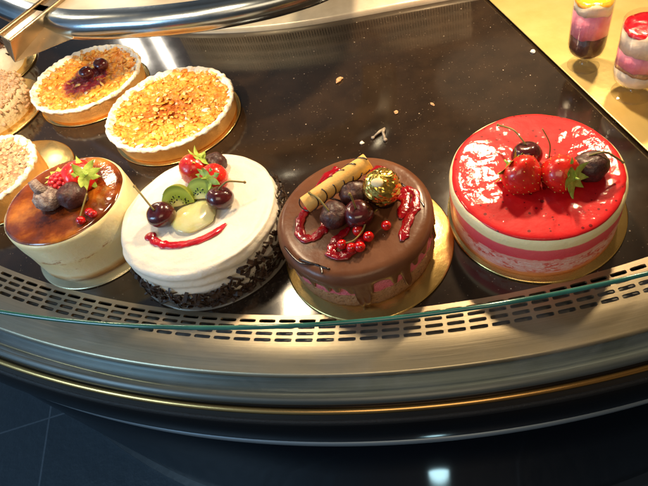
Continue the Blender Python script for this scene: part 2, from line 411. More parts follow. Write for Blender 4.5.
for nm_, d0, d1, z0_, z1_ in (('shelf_border', .24, .75, -.15, .27), ('shelf_pane', .7, 4.2, .10, .16)):
    mb = MB(); vs = []
    for i, p in enumerate(rp):
        t = (rp[min(i+1, len(rp)-1)]-rp[max(i-1, 0)]).normalized(); inn = Vector((-t.y, t.x, 0)); q = p+inn*d0
        if d1 < 2: e = p+inn*d1
        else: e = Vector((q.x*.8-1.2, 13.4, 0)); e.y = max(e.y, q.y+.3)
        for z in (z1_, z0_): vs += [(q.x, q.y, z), (e.x, e.y, z)]
    nr = len(rp)
    fs = [(4*i, 4*i+4, 4*i+5, 4*i+1) for i in range(nr-1)]
    if d1 < 2: fs += [(4*i+2, 4*i+3, 4*i+7, 4*i+6) for i in range(nr-1)]+[(4*i+1, 4*i+5, 4*i+7, 4*i+3) for i in range(nr-1)]
    mb.add(vs, fs)
    mb.build(nm_, M('beige_shelf', [(.3, (.42, .36, .27)), (.7, (.55, .48, .37))], 2, rough=.3, metal=.4) if d1 < 2 else glassm, shelf, False)
# bracket: folded bar with a top flange and a gusset face, meets the rail
brs = M('bracket_steel', [(.3, (.36, .27, .17)), (.7, (.48, .37, .24))], 2, rough=.25, metal=.9, rvar=.06)
mb = MB()
top = [(-6.24, 8.91, .30), (-5.60, 10.25, .30), (-5.25, 10.1, .30), (-5.96, 8.61, .30)]
low_ = [(-6.30, 8.86, .0), (-5.66, 10.2, .0), (-5.0, 9.15, -.05), (-6.08, 8.52, -.02)]
mb.add(top+low_, [(0, 3, 2, 1), (4, 5, 6, 7), (0, 1, 5, 4), (1, 2, 6, 5), (2, 3, 7, 6), (3, 0, 4, 7)])
mb.tube([(-6.24, 8.91, .32), (-5.60, 10.25, .32)], .035, 8); mb.tube([(-5.96, 8.61, .32), (-5.25, 10.1, .32)], .03, 8)
mb.build('bracket', brs, shelf, False, bevel=.015)

# ---------------------------------------------------------------- floor
m, nt, b = newmat('slate_floor_tiles'); floorm = m
tc = nt.nodes.new('ShaderNodeTexCoord').outputs['Object']
mp = nt.nodes.new('ShaderNodeMapping'); mp.inputs['Rotation'].default_value = (0, 0, math.radians(-8)); mp.inputs['Location'].default_value = (-1.67, -2.08, 0); nt.links.new(tc, mp.inputs[0])
br = nd(nt, 'ShaderNodeTexBrick', Scale=1.0); br.offset = 0
br.inputs['Brick Width'].default_value = 6; br.inputs['Row Height'].default_value = 6; br.inputs['Mortar Size'].default_value = .025
br.inputs['Color1'].default_value = (.014, .033, .052, 1); br.inputs['Color2'].default_value = (.018, .040, .062, 1); br.inputs['Mortar'].default_value = (.09, .13, .17, 1)
nt.links.new(mp.outputs[0], br.inputs['Vector'])
f = noise_n(nt, tc, .9, 8, .65)
cc = mixc(nt, mathn(nt, 'MULTIPLY', f, .7), br.outputs['Color'], (.012, .028, .045))
nt.links.new(cc, b.inputs['Base Color']); b.inputs['Roughness'].default_value = .42
bumps(nt, b, tc, ((2.5, .25, .1), (14, .15, .03)))
mb = MB(); mb.add([(-80, -60, 0), (80, -60, 0), (80, 80, 0), (-80, 80, 0)], [(0, 1, 2, 3)])
o = mb.build('floor', floorm, None, False); o.location = (0, 0, -8); o['kind'] = 'structure'

# ---------------------------------------------------------------- fruit makers
def strawberry(loc, direction, L, W, label, leaves=True, leafdir=None):
    """tip points along direction; built along +z (tip at +z) then turned"""
    L *= 1.22; W *= 1.22
    t = thing('strawberry', label, 'strawberry', loc, 0, 'strawberries on the cakes')
    q = Vector(direction).normalized().to_track_quat('Z', 'Y'); t.rotation_mode = 'QUATERNION'; t.rotation_quaternion = q
    def rad(u): return W/2*(math.sin(pi*min(1, (u*.93+.09)))**.62)*(1-.30*u)*1.15
    off = random.random()*40
    prof = [(max(.001, rad(u)) if 0 < u < 1 else .001, L*(u-.5)) for u in [i/18 for i in range(19)]]
    def fn(r, z, a, i):
        k = 1+.10*N3(math.cos(a)*1.3+off, math.sin(a)*1.3, z*3/L); return r*k, z
    mb = MB(); mb.lathe(prof, 30, fn)
    ga = pi*(3-5**.5); ns = 58
    for i in range(ns):                     # little seeds in their pits
        u = .1+.84*(i+.5)/ns; a = i*ga; r = rad(u)*(1+.10*N3(math.cos(a)*1.3+off, math.sin(a)*1.3, L*(u-.5)*3/L))
        c = Vector((r*math.cos(a), r*math.sin(a), L*(u-.5))); s_ = L*.018
        mb.sphere(c, (s_*.8, s_*.8, s_*1.25), 6, 5, m=1)
    mb.build('flesh', [straw_m, seed_m], t)
    if leaves:
        mb = MB(); nl = 9
        for i in range(nl):
            a = TAU*i/nl+random.uniform(-.2, .2); ln = W*random.uniform(.4, .62); w = W*.15
            ax = Vector((math.cos(a), math.sin(a), 0)); sd = Vector((-ax.y, ax.x, 0)); lift = random.uniform(-.35, .35)
            vs = []
            for k_ in range(6):
                s_ = k_/5; c = ax*(ln*s_)+Vector((0, 0, -L*.5-.015+.04*math.sin(s_*3)+(-lift)*ln*s_*s_))
                ww = w*math.sin(pi*(.15+.85*s_))**.8*(1-.4*s_)+.002
                vs += [c-sd*ww, c+Vector((0, 0, -.012)), c+sd*ww]
            mb.add(vs, [(3*k_+j, 3*k_+j+1, 3*k_+j+4, 3*k_+j+3) for k_ in range(5) for j in (0, 1)])
        mb.tube([(0, 0, -L*.5), (.01, .01, -L*.5-.09)], [.02, .014], 7)
        mb.build('leaves', leaf_m, t)
    return t
def cherry(loc, r, label, stem=None, matte=False, group='dark cherries on the cakes'):
    r *= 1.12; t = thing('cherry', label, 'cherry', loc, 0, group); off = random.random()*30
    mb = MB()
    def fn(d):
        k = 1-.20*math.exp(-((1-d.z)/.10))-.03*math.exp(-((1+d.z)/.15)); return k*(1+(.13 if matte else .035)*N3(d.x*1.7+off, d.y*1.7, d.z*1.7)+(.05*N3(d.x*6+off, d.y*6, d.z*6) if matte else 0))
    rot = Matrix.Rotation(random.uniform(-.35, .35), 3, 'X') @ Matrix.Rotation(random.uniform(-.3, .3), 3, 'Y')
    mb.sphere((0, 0, 0), (r*1.04, r, r*.92), 32, 22, fn, rot=rot); mb.build('flesh', cherry_matte if matte else cherry_m, t)
    if stem:
        p = rot @ Vector((0, 0, r*.75)); e = Vector(stem); md = (p+e)/2+Vector((0, 0, r*.5))
        mb = MB(); mb.tube(spline([p, p*.5+md*.5+Vector((0, 0, r*.1)), md, e], 5), .014, 6); mb.sphere(e, .024, 6, 5); mb.build('stem', stem_m, t)
    return t
def berry_sprig(loc, pts, r, label, stempts=None):
    t = thing('redcurrant_sprig', label, 'redcurrants', loc, 0, 'redcurrants on the cakes')
    for p in pts:
        mb = MB(); mb.sphere(p, r*random.uniform(.9, 1.05), 20, 14)
        mb.sphere((p[0]+r*.3, p[1]-r*.6, p[2]+r*.7), r*.14, 6, 5, m=1)
        mb.build('berry', [curr_m, choc_shard], t)
    if stempts:
        mb = MB(); mb.tube(spline(stempts, 6), .012, 6); mb.build('stem', stem_m, t)
    return t
def raspberry(loc, r, label):
    t = MB(); ga = pi*(3-5**.5); n_ = 60
    t.sphere((0, 0, 0), r*.8, 16, 10)
    for i in range(n_):
        z = 1-2*(i+.5)/n_; a = i*ga; s_ = math.sqrt(1-z*z)
        t.sphere((r*.82*s_*math.cos(a), r*.82*s_*math.sin(a), r*.8*z), r*.23, 10, 7)
    o = t.build('raspberry', rasp_m); o.location = loc; tag(o, label, 'raspberry'); return o
def board(loc, r, label, mt=None, th=.035):
    mb = MB(); mb.lathe([(.01, 0), (r-.01, 0), (r, .01), (r, th-.01), (r-.02, th), (.01, th)], 128)
    o = mb.build('cake_board', mt or gold); o.location = loc; tag(o, label, 'cake board', 'round boards under the cakes'); return o

BZ = .04
# ================================================================ RED MIRROR CAKE
board((1.93, 4.83, .004), 1.33, 'gold round card board under the red glazed cake')
rc = thing('red_cake', 'round cake with bright red mirror glaze and pink and cream layers', 'cake', (1.89, 4.84, BZ))
Rr, Hr = 1.23, .80
side = layered('pink_layers', Hr, [(0, (.75, .22, .05)), (.10, (.78, .25, .09)), (.16, (.75, .10, .05)), (.46, (.72, .07, .06)), (.52, (.78, .06, .09)), (.76, (.82, .11, .13)), (.79, (.88, .74, .40)), (1, (.9, .80, .48))],
               2.2, .03, .5, .25, speck=[(.10, .50, 4, .44, (.84, .40, .33)), (.16, .42, 14, .5, (.88, .60, .53))], bump=((3, .3, .06), (30, .35, .02)), coat=.15)
mb = MB()
mb.lathe([(.01, 0), (Rr, 0), (Rr, .05), (Rr, .2), (Rr, .35), (Rr, .5), (Rr, Hr-.10), (Rr-.015, Hr-.04), (Rr-.05, Hr-.005), (Rr-.12, Hr), (.01, Hr)], 160,
         lambda r, z, a, i: (r*(1+.006*N3(math.cos(a)*3, math.sin(a)*3, z*6)) if r > .5 else r, z))
mb.build('sponge', side, rc)
m, nt, b = newmat('red_mirror_glaze'); redg = m
tc = nt.nodes.new('ShaderNodeTexCoord').outputs['Object']
c = ramp(nt, noise_n(nt, tc, 1.6, 5), [(.3, (.34, .001, .003)), (.5, (.54, .003, .005)), (.7, (.72, .008, .010))])
vl = nt.nodes.new('ShaderNodeVectorMath'); vl.operation = 'LENGTH'; nt.links.new(tc, vl.inputs[0])
mr = nd(nt, 'ShaderNodeMapRange'); mr.inputs[1].default_value = .7; mr.inputs[2].default_value = 1.75
nt.links.new(mathn(nt, 'ADD', vl.outputs['Value'], mathn(nt, 'MULTIPLY', mathn(nt, 'SUBTRACT', noise_n(nt, tc, 2, 6, .65), .5), 1.2)), mr.inputs[0])
c = mixc(nt, mathn(nt, 'MULTIPLY', mr.outputs[0], .4), c, (.74, .030, .040))
vo = nd(nt, 'ShaderNodeTexVoronoi', Scale=10.5); nt.links.new(tc, vo.inputs['Vector'])
wn = nt.nodes.new('ShaderNodeSeparateColor'); nt.links.new(vo.outputs['Color'], wn.inputs[0])
s_ = mathn(nt, 'LESS_THAN', vo.outputs['Distance'], mathn(nt, 'MULTIPLY', mathn(nt, 'POWER', wn.outputs[0], 1.2), .30))
c = mixc(nt, mathn(nt, 'MULTIPLY', s_, .85), c, (.12, .0, .003)); nt.links.new(c, b.inputs['Base Color'])
b.inputs['Roughness'].default_value = .5; b.inputs['Specular IOR Level'].default_value = .15; b.inputs['Coat Weight'].default_value = .55; b.inputs['Coat Roughness'].default_value = .04
b.inputs['Subsurface Weight'].default_value = .2; b.inputs['Subsurface Scale'].default_value = .08
nn_ = bumps(nt, b, tc, ((1.3, .22, .07), (6, .28, .03), (20, .12, .01)))
nt.links.new(nn_, b.inputs['Coat Normal'])
mb = MB()
gp = [(.01, Hr+.02)]+[(Rr*k_/26, Hr+.022) for k_ in range(1, 25)]+[(Rr-.075, Hr+.018), (Rr-.05, Hr+.010), (Rr-.04, Hr+.0), (Rr-.035, Hr-.012)]
def gfn(r, z, a, i):
    e = sm(.8, 1.2, r)
    k = .035*N3(math.cos(a)*1.5, math.sin(a)*1.5, 3)+.012*N3(math.cos(a)*7, math.sin(a)*7, 8)
    return r*(1+e*k*.35-.004*e), z+(.014*N3(r*math.cos(a)*3, r*math.sin(a)*3, 2)+.007*N3(r*math.cos(a)*9, r*math.sin(a)*9, 5))*(1-e*.7)+e*min(0, k)*.6
mb.lathe(list(reversed(gp)), 160, lambda r, z, a, i: gfn(r, z, a, i))
mb.build('red_glaze', redg, rc)
zt = BZ+Hr
cherry((1.79, 5.02, zt+.17), .185, 'glossy dark cherry with curved stem on the red cake behind its strawberries', (-.28, .52, .16), group='cherries on the red cake')
cherry((2.54, 4.60, zt+.17), .205, 'wrinkled dusty dark cherry at the right on the red cake', (.42, -.05, .02), matte=True, group='cherries on the red cake')
strawberry((1.63, 4.60, zt+.19), (.45, -.60, -.22), .44, .46, 'left strawberry on the red cake, tip to the front, leaves behind')
strawberry((2.08, 4.58, zt+.19), (-.45, .72, -.30), .46, .42, 'right strawberry on the red cake with star of green leaves facing front')
o = MB().tube(spline([(.23, .18, Hr+.02), (.27, .31, Hr+.16), (.19, .46, Hr+.34)], 6), .01, 6).build('stem', stem_m, rc)

# ================================================================ CHOCOLATE CAKE
board((-.64, 4.70, .004), 1.27, 'gold round card board under the chocolate glazed cake')
cc_ = thing('chocolate_cake', 'round cake with shiny milk chocolate glaze dripping over pink and brown sponge', 'cake', (-.72, 4.75, BZ))
Rc, Hc = 1.12, .76
sponge = layered('brown_sponge', Hc, [(0, (.30, .14, .06)), (.38, (.50, .27, .13)), (.42, (.78, .16, .22)), (.66, (.85, .24, .30)), (.72, (.30, .12, .06))],
                 7, .05, .85, .1, speck=[(0, .45, 16, .56, (.12, .05, .02))], bump=((14, .9, .06), (50, .7, .03)))
mb = MB(); mb.lathe([(.01, 0), (Rc-.05, 0)]+[(Rc-.045, Hc*k_/14) for k_ in range(1, 13)]+[(Rc-.15, Hc-.03), (.01, Hc-.03)], 200,
                    lambda r, z, a, i: (r*(1+.012*N3(math.cos(a)*14, math.sin(a)*14, z*16)+.006*N3(math.cos(a)*40, math.sin(a)*40, z*30)) if r > .5 else r, z))
mb.build('sponge', sponge, cc_)
glz = M('milk_chocolate_glaze', [(.3, (.105, .036, .016)), (.7, (.17, .068, .032))], 1.5, rough=.34, coat=.2, coat_r=.2, spec=.25, bump=((1.6, .25, .1), (5, .12, .03), (18, .05, .01)), rvar=.08)
drips = []
a = 0
while a < TAU-.08:
    drips.append((a, random.uniform(.028, .06), random.choice([.12, .2, .3, .08, .4, .16, .25]))); a += random.choice([.08, .12, .17, .22, .3])
def low(a):
    z = .50+.13*N3(math.cos(a)*2.6, math.sin(a)*2.6, 1)+.05*N3(math.cos(a)*8, math.sin(a)*8, 1)
    d = 0
    for (c, w, dp) in drips:
        u = (a-c+pi) % TAU-pi; d = max(d, dp*math.exp(-(u/w)**4))
    return max(.05, z-d)
mb = MB(); prof = []
for k_ in range(0, 30): prof.append((Rc-.16 if k_ == 29 else (Rc-.16)*max(k_, .1)/29, Hc, 0))
for k_ in range(1, 9): t_ = k_/8*pi/2; prof.append((Rc-.16+.16*math.sin(t_), Hc-.16+.16*math.cos(t_), 0))
for k_ in range(1, 15): prof.append((Rc, k_/14, 1))
prof.append((Rc-.03, 1.0, 2)); prof.append((Rc-.07, 1.0, 3))
def cfn(r, z, a, i):
    kd = prof[i][2]
    if kd == 0:
        w = 1+.02*N3(math.cos(a)*1.5, math.sin(a)*1.5, 0)*sm(.7, 1.1, r)
        return r*w, z+.012*N3(r*math.cos(a)*1.8, r*math.sin(a)*1.8, 4)+.02*sm(.9, .2, r)*0
    lo = low(a); top = Hc-.16
    if kd == 1:
        zz = top+(lo-top)*z; w = 1+.02*N3(math.cos(a)*1.5, math.sin(a)*1.5, 0)
        bulge = .018*math.exp(-((zz-lo-.05)/.05)**2)*sm(.36, .2, lo)
        return r*w-.02*z*(lo > .33)+bulge, zz
    return r, lo-(.02 if kd == 2 else .0)
mb.lathe([(p[0], p[1]) for p in prof], 420, cfn); mb.build('chocolate_glaze', glz, cc_)
zt = BZ+Hc
sauce = [[(-0.86, 5.60), (-1.10, 5.47), (-1.34, 4.99), (-1.47, 4.75), (-1.47, 4.47), (-1.31, 4.40), (-1.15, 4.54), (-1.11, 4.74)],
         [(-0.24, 5.50), (-0.36, 5.42), (-0.46, 5.26), (-.44, 5.0)],
         [(-0.8, 4.46), (-1.02, 4.26), (-1.06, 4.09), (-0.91, 4.01), (-0.74, 4.12), (-0.6, 4.29)],
         [(-.30, 4.78), (-0.05, 4.88), (0.06, 4.95), (0.16, 4.84), (0.11, 4.6), (-0.03, 4.34), (-0.13, 4.08)], [(.04, 4.93), (.0, 4.7), (-.1, 4.45)]]
for s_ in sauce:
    ps = spline([(x+.72, y-4.75, Hc+.015) for x, y in s_], 7); L_ = len(ps)
    mb = MB(); mb.tube(ps, [(.068+.03*N3(i*.6, s_[0][0]*9, 0))*min(1, .35+i*.2, .35+(L_-1-i)*.2) for i in range(L_)], 12, flat=.3)
    for q_ in range(2, L_-2, 2):
        if random.random() < .55: mb.sphere(ps[q_]+Vector((random.uniform(-.045, .045), random.uniform(-.045, .045), -.004)), (random.uniform(.035, .07), random.uniform(.035, .07), .02), 12, 8)
    mb.build('sauce_squiggle', jelly_dk, cc_)
dark = M('dark_drizzle', (.015, .006, .004), rough=.2, coat=.6)
for s_ in [[(-1.25, 5.2), (-1.0, 5.05), (-.8, 4.9)], [(-1.7, 4.35), (-1.5, 4.05), (-1.25, 3.95), (-1.2, 3.8)], [(0.0, 5.1), (.2, 4.75), (.25, 4.6)], [(-1.5, 4.1), (-1.1, 3.85)]]:
    mb = MB(); mb.tube(spline([(x+.72, y-4.75, Hc+.008) for x, y in s_], 6), .013, 6, flat=.6); mb.build('drizzle_line', dark, cc_)
cherry((-.97, 4.60, zt+.165), .17, 'left of three wrinkled dark cherries beneath the wafer roll', (-.28, .30, .20), matte=True, group='cherries on the chocolate cake')
cherry((-.68, 4.93, zt+.165), .175, 'back cherry of three dark cherries, between the wafer roll and gold ball', None, matte=True, group='cherries on the chocolate cake')
cherry((-.64, 4.54, zt+.165), .18, 'front cherry of three dark cherries, just behind the redcurrants', (-.04, .02, .40), group='cherries on the chocolate cake')
# wafer roll
waf = M('wafer_biscuit', [(.3, (.72, .38, .08)), (.7, (.85, .52, .16))], 6, rough=.5, sss=.1, bump=((30, .3, .02),))
wt = thing('wafer_roll', 'golden rolled wafer with thin dark chocolate stripes leaning across the cherries', 'wafer roll', (-1.36, 4.86, .98))
dirv = (Vector((-.40, 5.26, 1.20))-Vector((-1.36, 4.86, .98))); Lw = dirv.length
wt.rotation_mode = 'QUATERNION'; wt.rotation_quaternion = dirv.to_track_quat('Z', 'X')
mb = MB(); rr = .118
mb.lathe([(rr*.35, .02), (rr*.6, .0), (rr*.98, .0), (rr, .01), (rr, Lw*.5), (rr, Lw-.01), (rr*.98, Lw), (rr*.6, Lw), (rr*.35, Lw-.02)], 32, lambda r, z, a, i: (r*(1+.05*(a/TAU)), z), cap0=True, cap1=True)
mb.build('wafer', waf, wt)
mb = MB()
for k_ in range(7):
    z0 = .06+k_*Lw/7.3; ps = []
    for i in range(21):
        a = TAU*i/20*.8+k_*.3; ps.append((rr*1.055*math.cos(a), rr*1.055*math.sin(a), z0+.13*math.sin(a+.7)))
    mb.tube(ps, .009, 6)
mb.build('chocolate_stripe', dark, wt)
# gold foil ball
foil = M('gold_foil', [(.3, (.78, .50, .08)), (.7, (.95, .72, .22))], 7, rough=.2, metal=1)
GS = 1.14; gb = thing('foil_wrapped_bonbon', 'round bonbon in crumpled gold foil with a small cream sticker', 'bonbon', (-.27, 4.84, zt+.01))
mb = MB(); mb.sphere((0, 0, .24), .225, 40, 28, lambda d: 1+.09*N3(d.x*3.5, d.y*3.5, d.z*3.5)+.055*abs(N3(d.x*9, d.y*9, d.z*9))+.03*N3(d.x*20, d.y*20, d.z*20)); mb.build('foil', foil, gb, False)
mb = MB(); mb.lathe([(.12, 0), (.14, .0), (.205, .17), (.225, .2)], 64, lambda r, z, a, i: (r*(1+.035*math.sin(a*24)), z)); mb.build('paper_cup', M('brown_paper_cup', (.05, .02, .01), rough=.6), gb)
rot = Vector((-.15, -.45, .85)).to_track_quat('Z', 'Y').to_matrix()
mb = MB(); mb.sphere(rot @ Vector((0, 0, .238))+Vector((0, 0, .24)), (.075, .055, .02), 20, 8, rot=rot); mb.build('sticker', M('cream_sticker', (.8, .68, .42), rough=.5), gb)
gb.scale = (GS, GS, GS)
berry_sprig((-.7, 4.2, zt), [(.12, .31, .17), (.02, .13, .08), (.15, 0, .08), (.02, -.13, .07), (-.09, -.12, .07), (-.21, -.04, .07), (.40, .14, .07)], .074, 'sprig of shiny redcurrants at the front of the chocolate cake',
            [(.32, .42, .10), (.17, .22, .16), (.08, .08, .12), (-.05, -.05, .12), (-.2, -.04, .09)])

# ================================================================ WHITE SMILE CAKE
board((-3.0, 5.35, .004), 1.27, 'thin clear tinted board under the white smiling cake', M('smoked_card', [(.3, (.10, .09, .08)), (.7, (.2, .18, .15))], 3, rough=.15, coat=.8), .02)
wc = thing('white_cream_cake', 'round white cream cake with a fruit face, red jelly smile and chocolate shavings', 'cake', (-3.02, 5.37, .024))
Rw, Hw = 1.18, .73
prof = [(.01, Hw)]+[(Rw*.93*k_/40, Hw) for k_ in range(1, 41)]+[(Rw*.93+.075*math.sin(k_/7*pi/2), Hw-.10+.10*math.cos(k_/7*pi/2)) for k_ in range(1, 8)]+[(Rw*.995, Hw-.15-.0*k_-(Hw-.17)*k_/16) for k_ in range(0, 17)]
def wfn(r, z, a, i):
    d = sm(.70, 1.0, r/Rw)
    sw = math.sin(r*46+a*1.0+1.2*N3(math.cos(a)*1.2, math.sin(a)*1.2, 0)*3)*.015*d*(.6+.9*N3(math.cos(a)*4, math.sin(a)*4, r*3)) if i < 44 else 0
    sd = .013*math.sin(z*36+a*2+N3(math.cos(a)*2, math.sin(a)*2, 1)*4) if i >= 44 else 0
    return r*(1+.012*N3(math.cos(a)*2.2, math.sin(a)*2.2, z*2)*d)+sd, z+sw+.014*N3(r*math.cos(a)*2.2, r*math.sin(a)*2.2, 7)+.008*N3(r*math.cos(a)*6, r*math.sin(a)*6, 7)
mb = MB(); mb.lathe(prof, 200, wfn); mb.build('cream', cream_m, wc)
zt = .024+Hw
smile = [(-3.66, 5.00), (-3.54, 4.86), (-3.31, 4.76), (-2.99, 4.75), (-2.73, 4.84), (-2.56, 4.98)]
ps = spline([(x+3.02, y-5.37, Hw+.012) for x, y in smile], 8); L_ = len(ps)
mb = MB(); mb.tube(ps, [(.082+.035*N3(i*.45, 4, 0))*min(1.15, .75+i*.0, 1)*min(1, .5+i*.3, .4+(L_-1-i)*.09) for i in range(L_)], 14, flat=.36); mb.sphere(ps[0], (.088, .080, .03), 14, 8); mb.build('jelly_smile', jelly_m, wc)
mb = MB()
for k_ in range(760):                         # shards pressed around the side
    a = random.uniform(0, TAU); up = random.random()**1.6
    zlim = .34+.34*math.exp(-((a-TAU if a > pi else a)+.1)**2/.35)+.09*math.sin(a*5)
    z = .03+zlim*up; r_ = Rw+.02+random.uniform(-.01, .05)
    rot = Matrix.Rotation(a, 3, 'Z') @ Matrix.Rotation(random.uniform(-.7, .7), 3, 'Y') @ Matrix.Rotation(random.uniform(0, pi), 3, 'X') @ Matrix.Rotation(random.uniform(-.5, .5), 3, 'Z')
    l = random.uniform(.05, .22); w = random.uniform(.02, .07)
    vs = []
    for (y, b_) in ((-.5, .0), (0, .02), (.5, -.01)):
        for (zz) in (-.5, .5):
            for xx in (-.006, .006): vs.append(rot @ Vector((xx+b_+random.uniform(-.004, .004), y*l, zz*w+random.uniform(-.008, .008)))+Vector((r_*math.cos(a), r_*math.sin(a), z)))
    mb.add(vs, [(0, 4, 5, 1), (2, 3, 7, 6), (0, 2, 6, 4), (1, 5, 7, 3), (4, 8, 9, 5), (6, 7, 11, 10), (4, 6, 10, 8), (5, 9, 11, 7), (0, 1, 3, 2), (8, 10, 11, 9)])
o = mb.build('chocolate_shavings', choc_shard, wc, False); o['kind'] = 'stuff'
cherry((-3.47, 5.24, zt+.16), .175, 'cherry forming the left eye of the white cake face, with long stem', (-.34, .42, .24), group='cherries on the white cake')
cherry((-2.62, 5.36, zt+.16), .17, 'cherry forming the right eye of the white cake face, with short stem', (.40, .10, .12), group='cherries on the white cake')
cherry((-2.77, 6.14, zt+.14), .15, 'cherry at the back of the white cake behind the strawberries', None, matte=True, group='cherries on the white cake')
strawberry((-3.08, 6.02, zt+.17), (-.55, -.25, -.45), .40, .38, 'left strawberry half standing at the back of the white cake')
strawberry((-2.72, 5.80, zt+.15), (.25, .55, -.55), .38, .34, 'right strawberry on the white cake with leaves above the right eye')
# kiwi wedges
m, nt, b = newmat('kiwi_flesh'); kiwim = m
tc = nt.nodes.new('ShaderNodeTexCoord').outputs['Object']
gx = nt.nodes.new('ShaderNodeSeparateXYZ'); nt.links.new(tc, gx.inputs[0])
rr_ = mathn(nt, 'SQRT', mathn(nt, 'ADD', mathn(nt, 'POWER', gx.outputs[0], 2), mathn(nt, 'POWER', gx.outputs[2], 2)))
c = ramp(nt, mathn(nt, 'MULTIPLY', rr_, 3.0), [(0, (.80, .80, .45)), (.2, (.72, .74, .3)), (.36, (.26, .38, .03)), (.7, (.42, .54, .08)), (.86, (.2, .28, .03))])
vo = nd(nt, 'ShaderNodeTexVoronoi', Scale=26.0); nt.links.new(tc, vo.inputs['Vector'])
sd = mathn(nt, 'MULTIPLY', mathn(nt, 'LESS_THAN', vo.outputs['Distance'], .33), mathn(nt, 'MULTIPLY', mathn(nt, 'GREATER_THAN', rr_, .075), mathn(nt, 'LESS_THAN', rr_, .17)))
nt.links.new(mixc(nt, sd, c, (.01, .008, .005)), b.inputs['Base Color']); b.inputs['Roughness'].default_value = .2; b.inputs['Coat Weight'].default_value = .7; b.inputs['Subsurface Weight'].default_value = .2; b.inputs['Subsurface Scale'].default_value = .05
skin = M('kiwi_skin', (.22, .26, .03), rough=.5)
def kiwi(loc, rz, tilt, label):
    mb = MB(); r0 = .235; th_ = .075; K = 20; vs = []
    for y in (-th_, th_):
        vs.append((0, y, 0))
        for i in range(K+1): a = pi*i/K; vs.append((r0*math.cos(a), y, r0*1.35*math.sin(a)))
    n1 = K+2
    fs = [(0, i+1, i+2) for i in range(K)]+[(n1, n1+i+2, n1+i+1) for i in range(K)]
    mb.add(vs, fs, 0)
    mb.f += [(i+1, n1+i+1, n1+i+2, i+2) for i in range(K)]; mb.m += [1]*K
    mb.f += [(0, n1, n1+1, 1), (0, K+1, n1+K+1, n1)]; mb.m += [0, 0]
    o = mb.build('kiwi_slice', [kiwim, skin], None, False, bevel=.012); o.location = loc; o.rotation_euler = (tilt, 0, rz); tag(o, label, 'kiwi slice', 'kiwi slices on the white cake'); return o
kiwi((-3.27, 5.46, zt+.05), .10, math.radians(-38), 'left half slice of green kiwi standing on the white cake')
kiwi((-2.93, 5.52, zt+.05), -.12, math.radians(-42), 'right half slice of green kiwi beside the right cherry eye')
pear = M('glazed_pear', [(.3, (.80, .72, .26)), (.7, (.88, .86, .55))], 3, rough=.12, coat=1, sss=.5, sscale=.2, bump=((4, .3, .05),), trans=.15)
mb = MB(); mb.sphere((0, 0, .04), (.34, .32, .085), 48, 28, lambda d: (1-.34*max(0, d.y)**1.5)*(1+.12*N3(d.x*1.6, d.y*1.6, d.z*1.6)+.02*N3(d.x*6, d.y*6, 1)))
o = mb.build('fruit_chunk', pear); o.location = (-3.04, 5.24, zt); o.rotation_euler = (0, 0, .3); tag(o, 'translucent pale yellow glazed fruit piece forming the nose', 'fruit piece')

# ================================================================ CARAMEL CAKE
board((-4.98, 5.84, .004), .99, 'round board under the caramel glazed cream cake', M('pale_gold_card', [(.3, (.55, .5, .32)), (.7, (.7, .63, .42))], 3, rough=.25, metal=.8), .03)
kc = thing('caramel_cake', 'tall cream cake topped with glossy dark caramel and mixed berries', 'cake', (-5.05, 5.91, .035))
Rk, Hk = .90, .90
cr = layered('vanilla_cream_side', Hk, [(0, (.42, .2, .06)), (.07, (.55, .29, .09)), (.13, (.78, .62, .35)), (.16, (.86, .78, .52)), (.5, (.84, .70, .38)), (.56, (.88, .78, .50)), (1, (.9, .78, .44))], 2.5, .05, .4, .35,
             speck=[(.48, .62, 3.2, .56, (.48, .22, .06)), (.25, .5, 2.2, .63, (.5, .24, .06))], bump=((2.5, .35, .06), (20, .15, .02)), coat=.2)
mb = MB(); mb.lathe([(.01, 0), (Rk, 0)]+[(Rk, Hk*k_/12) for k_ in range(1, 12)]+[(Rk-.01, Hk-.02), (Rk-.05, Hk), (.01, Hk)], 140, lambda r, z, a, i: (r*(1+.01*N3(math.cos(a)*3, math.sin(a)*3, z*4)), z)); mb.build('cream_layers', cr, kc)
cg = M('caramel_glaze', [(.34, (.05, .008, .002)), (.5, (.22, .045, .004)), (.64, (.55, .18, .018))], 1.5, rough=.12, coat=1, coat_r=.04, sss=.15, sscale=.06, bump=((1.8, .25, .08), (7, .12, .03)))
mb = MB(); mb.lathe([(Rk-.03, Hk-.015), (Rk-.035, Hk+.008), (Rk-.07, Hk+.02)]+[((Rk-.08)*(1-k_/20), Hk+.022) for k_ in range(0, 20)]+[(.005, Hk+.022)], 140,
                   lambda r, z, a, i: (r*(1+.012*N3(math.cos(a)*2.5, math.sin(a)*2.5, 2)), z+.012*N3(r*math.cos(a)*2.5, r*math.sin(a)*2.5, 9))); mb.build('caramel_glaze', cg, kc)
zt = .035+Hk
raspberry((-5.0, 6.05, zt+.19), .18, 'bright red raspberry on top of the caramel cake')
strawberry((-4.80, 6.14, zt+.17), (-.75, .35, -.35), .40, .40, 'strawberry with bright green leaves on top of the caramel cake')
cherry((-4.80, 5.78, zt+.16), .18, 'dark red berry below the raspberry on the caramel cake', None, matte=True, group='dark fruit on the caramel cake')
dust = M('sugar_dusted_fruit', [(.3, (.10, .06, .06)), (.5, (.30, .22, .2)), (.7, (.55, .48, .44))], 14, rough=.8, bump=((18, .9, .05), (50, .6, .02)))
mb = MB(); mb.sphere((0, 0, 0), (.2, .19, .17), 28, 18, lambda d: 1+.10*N3(d.x*3, d.y*3, d.z*3)+.05*N3(d.x*10, d.y*10, d.z*10))
mb.tube([(0, .02, .10), (-.05, .06, .22), (-.07, .1, .3)], [.10, .075, .06], 14)
o = mb.build('sugared_fig', dust); o.location = (-5.16, 5.80, zt+.16); tag(o, 'grey sugar dusted fig with a pale stub standing on the caramel cake', 'fig')
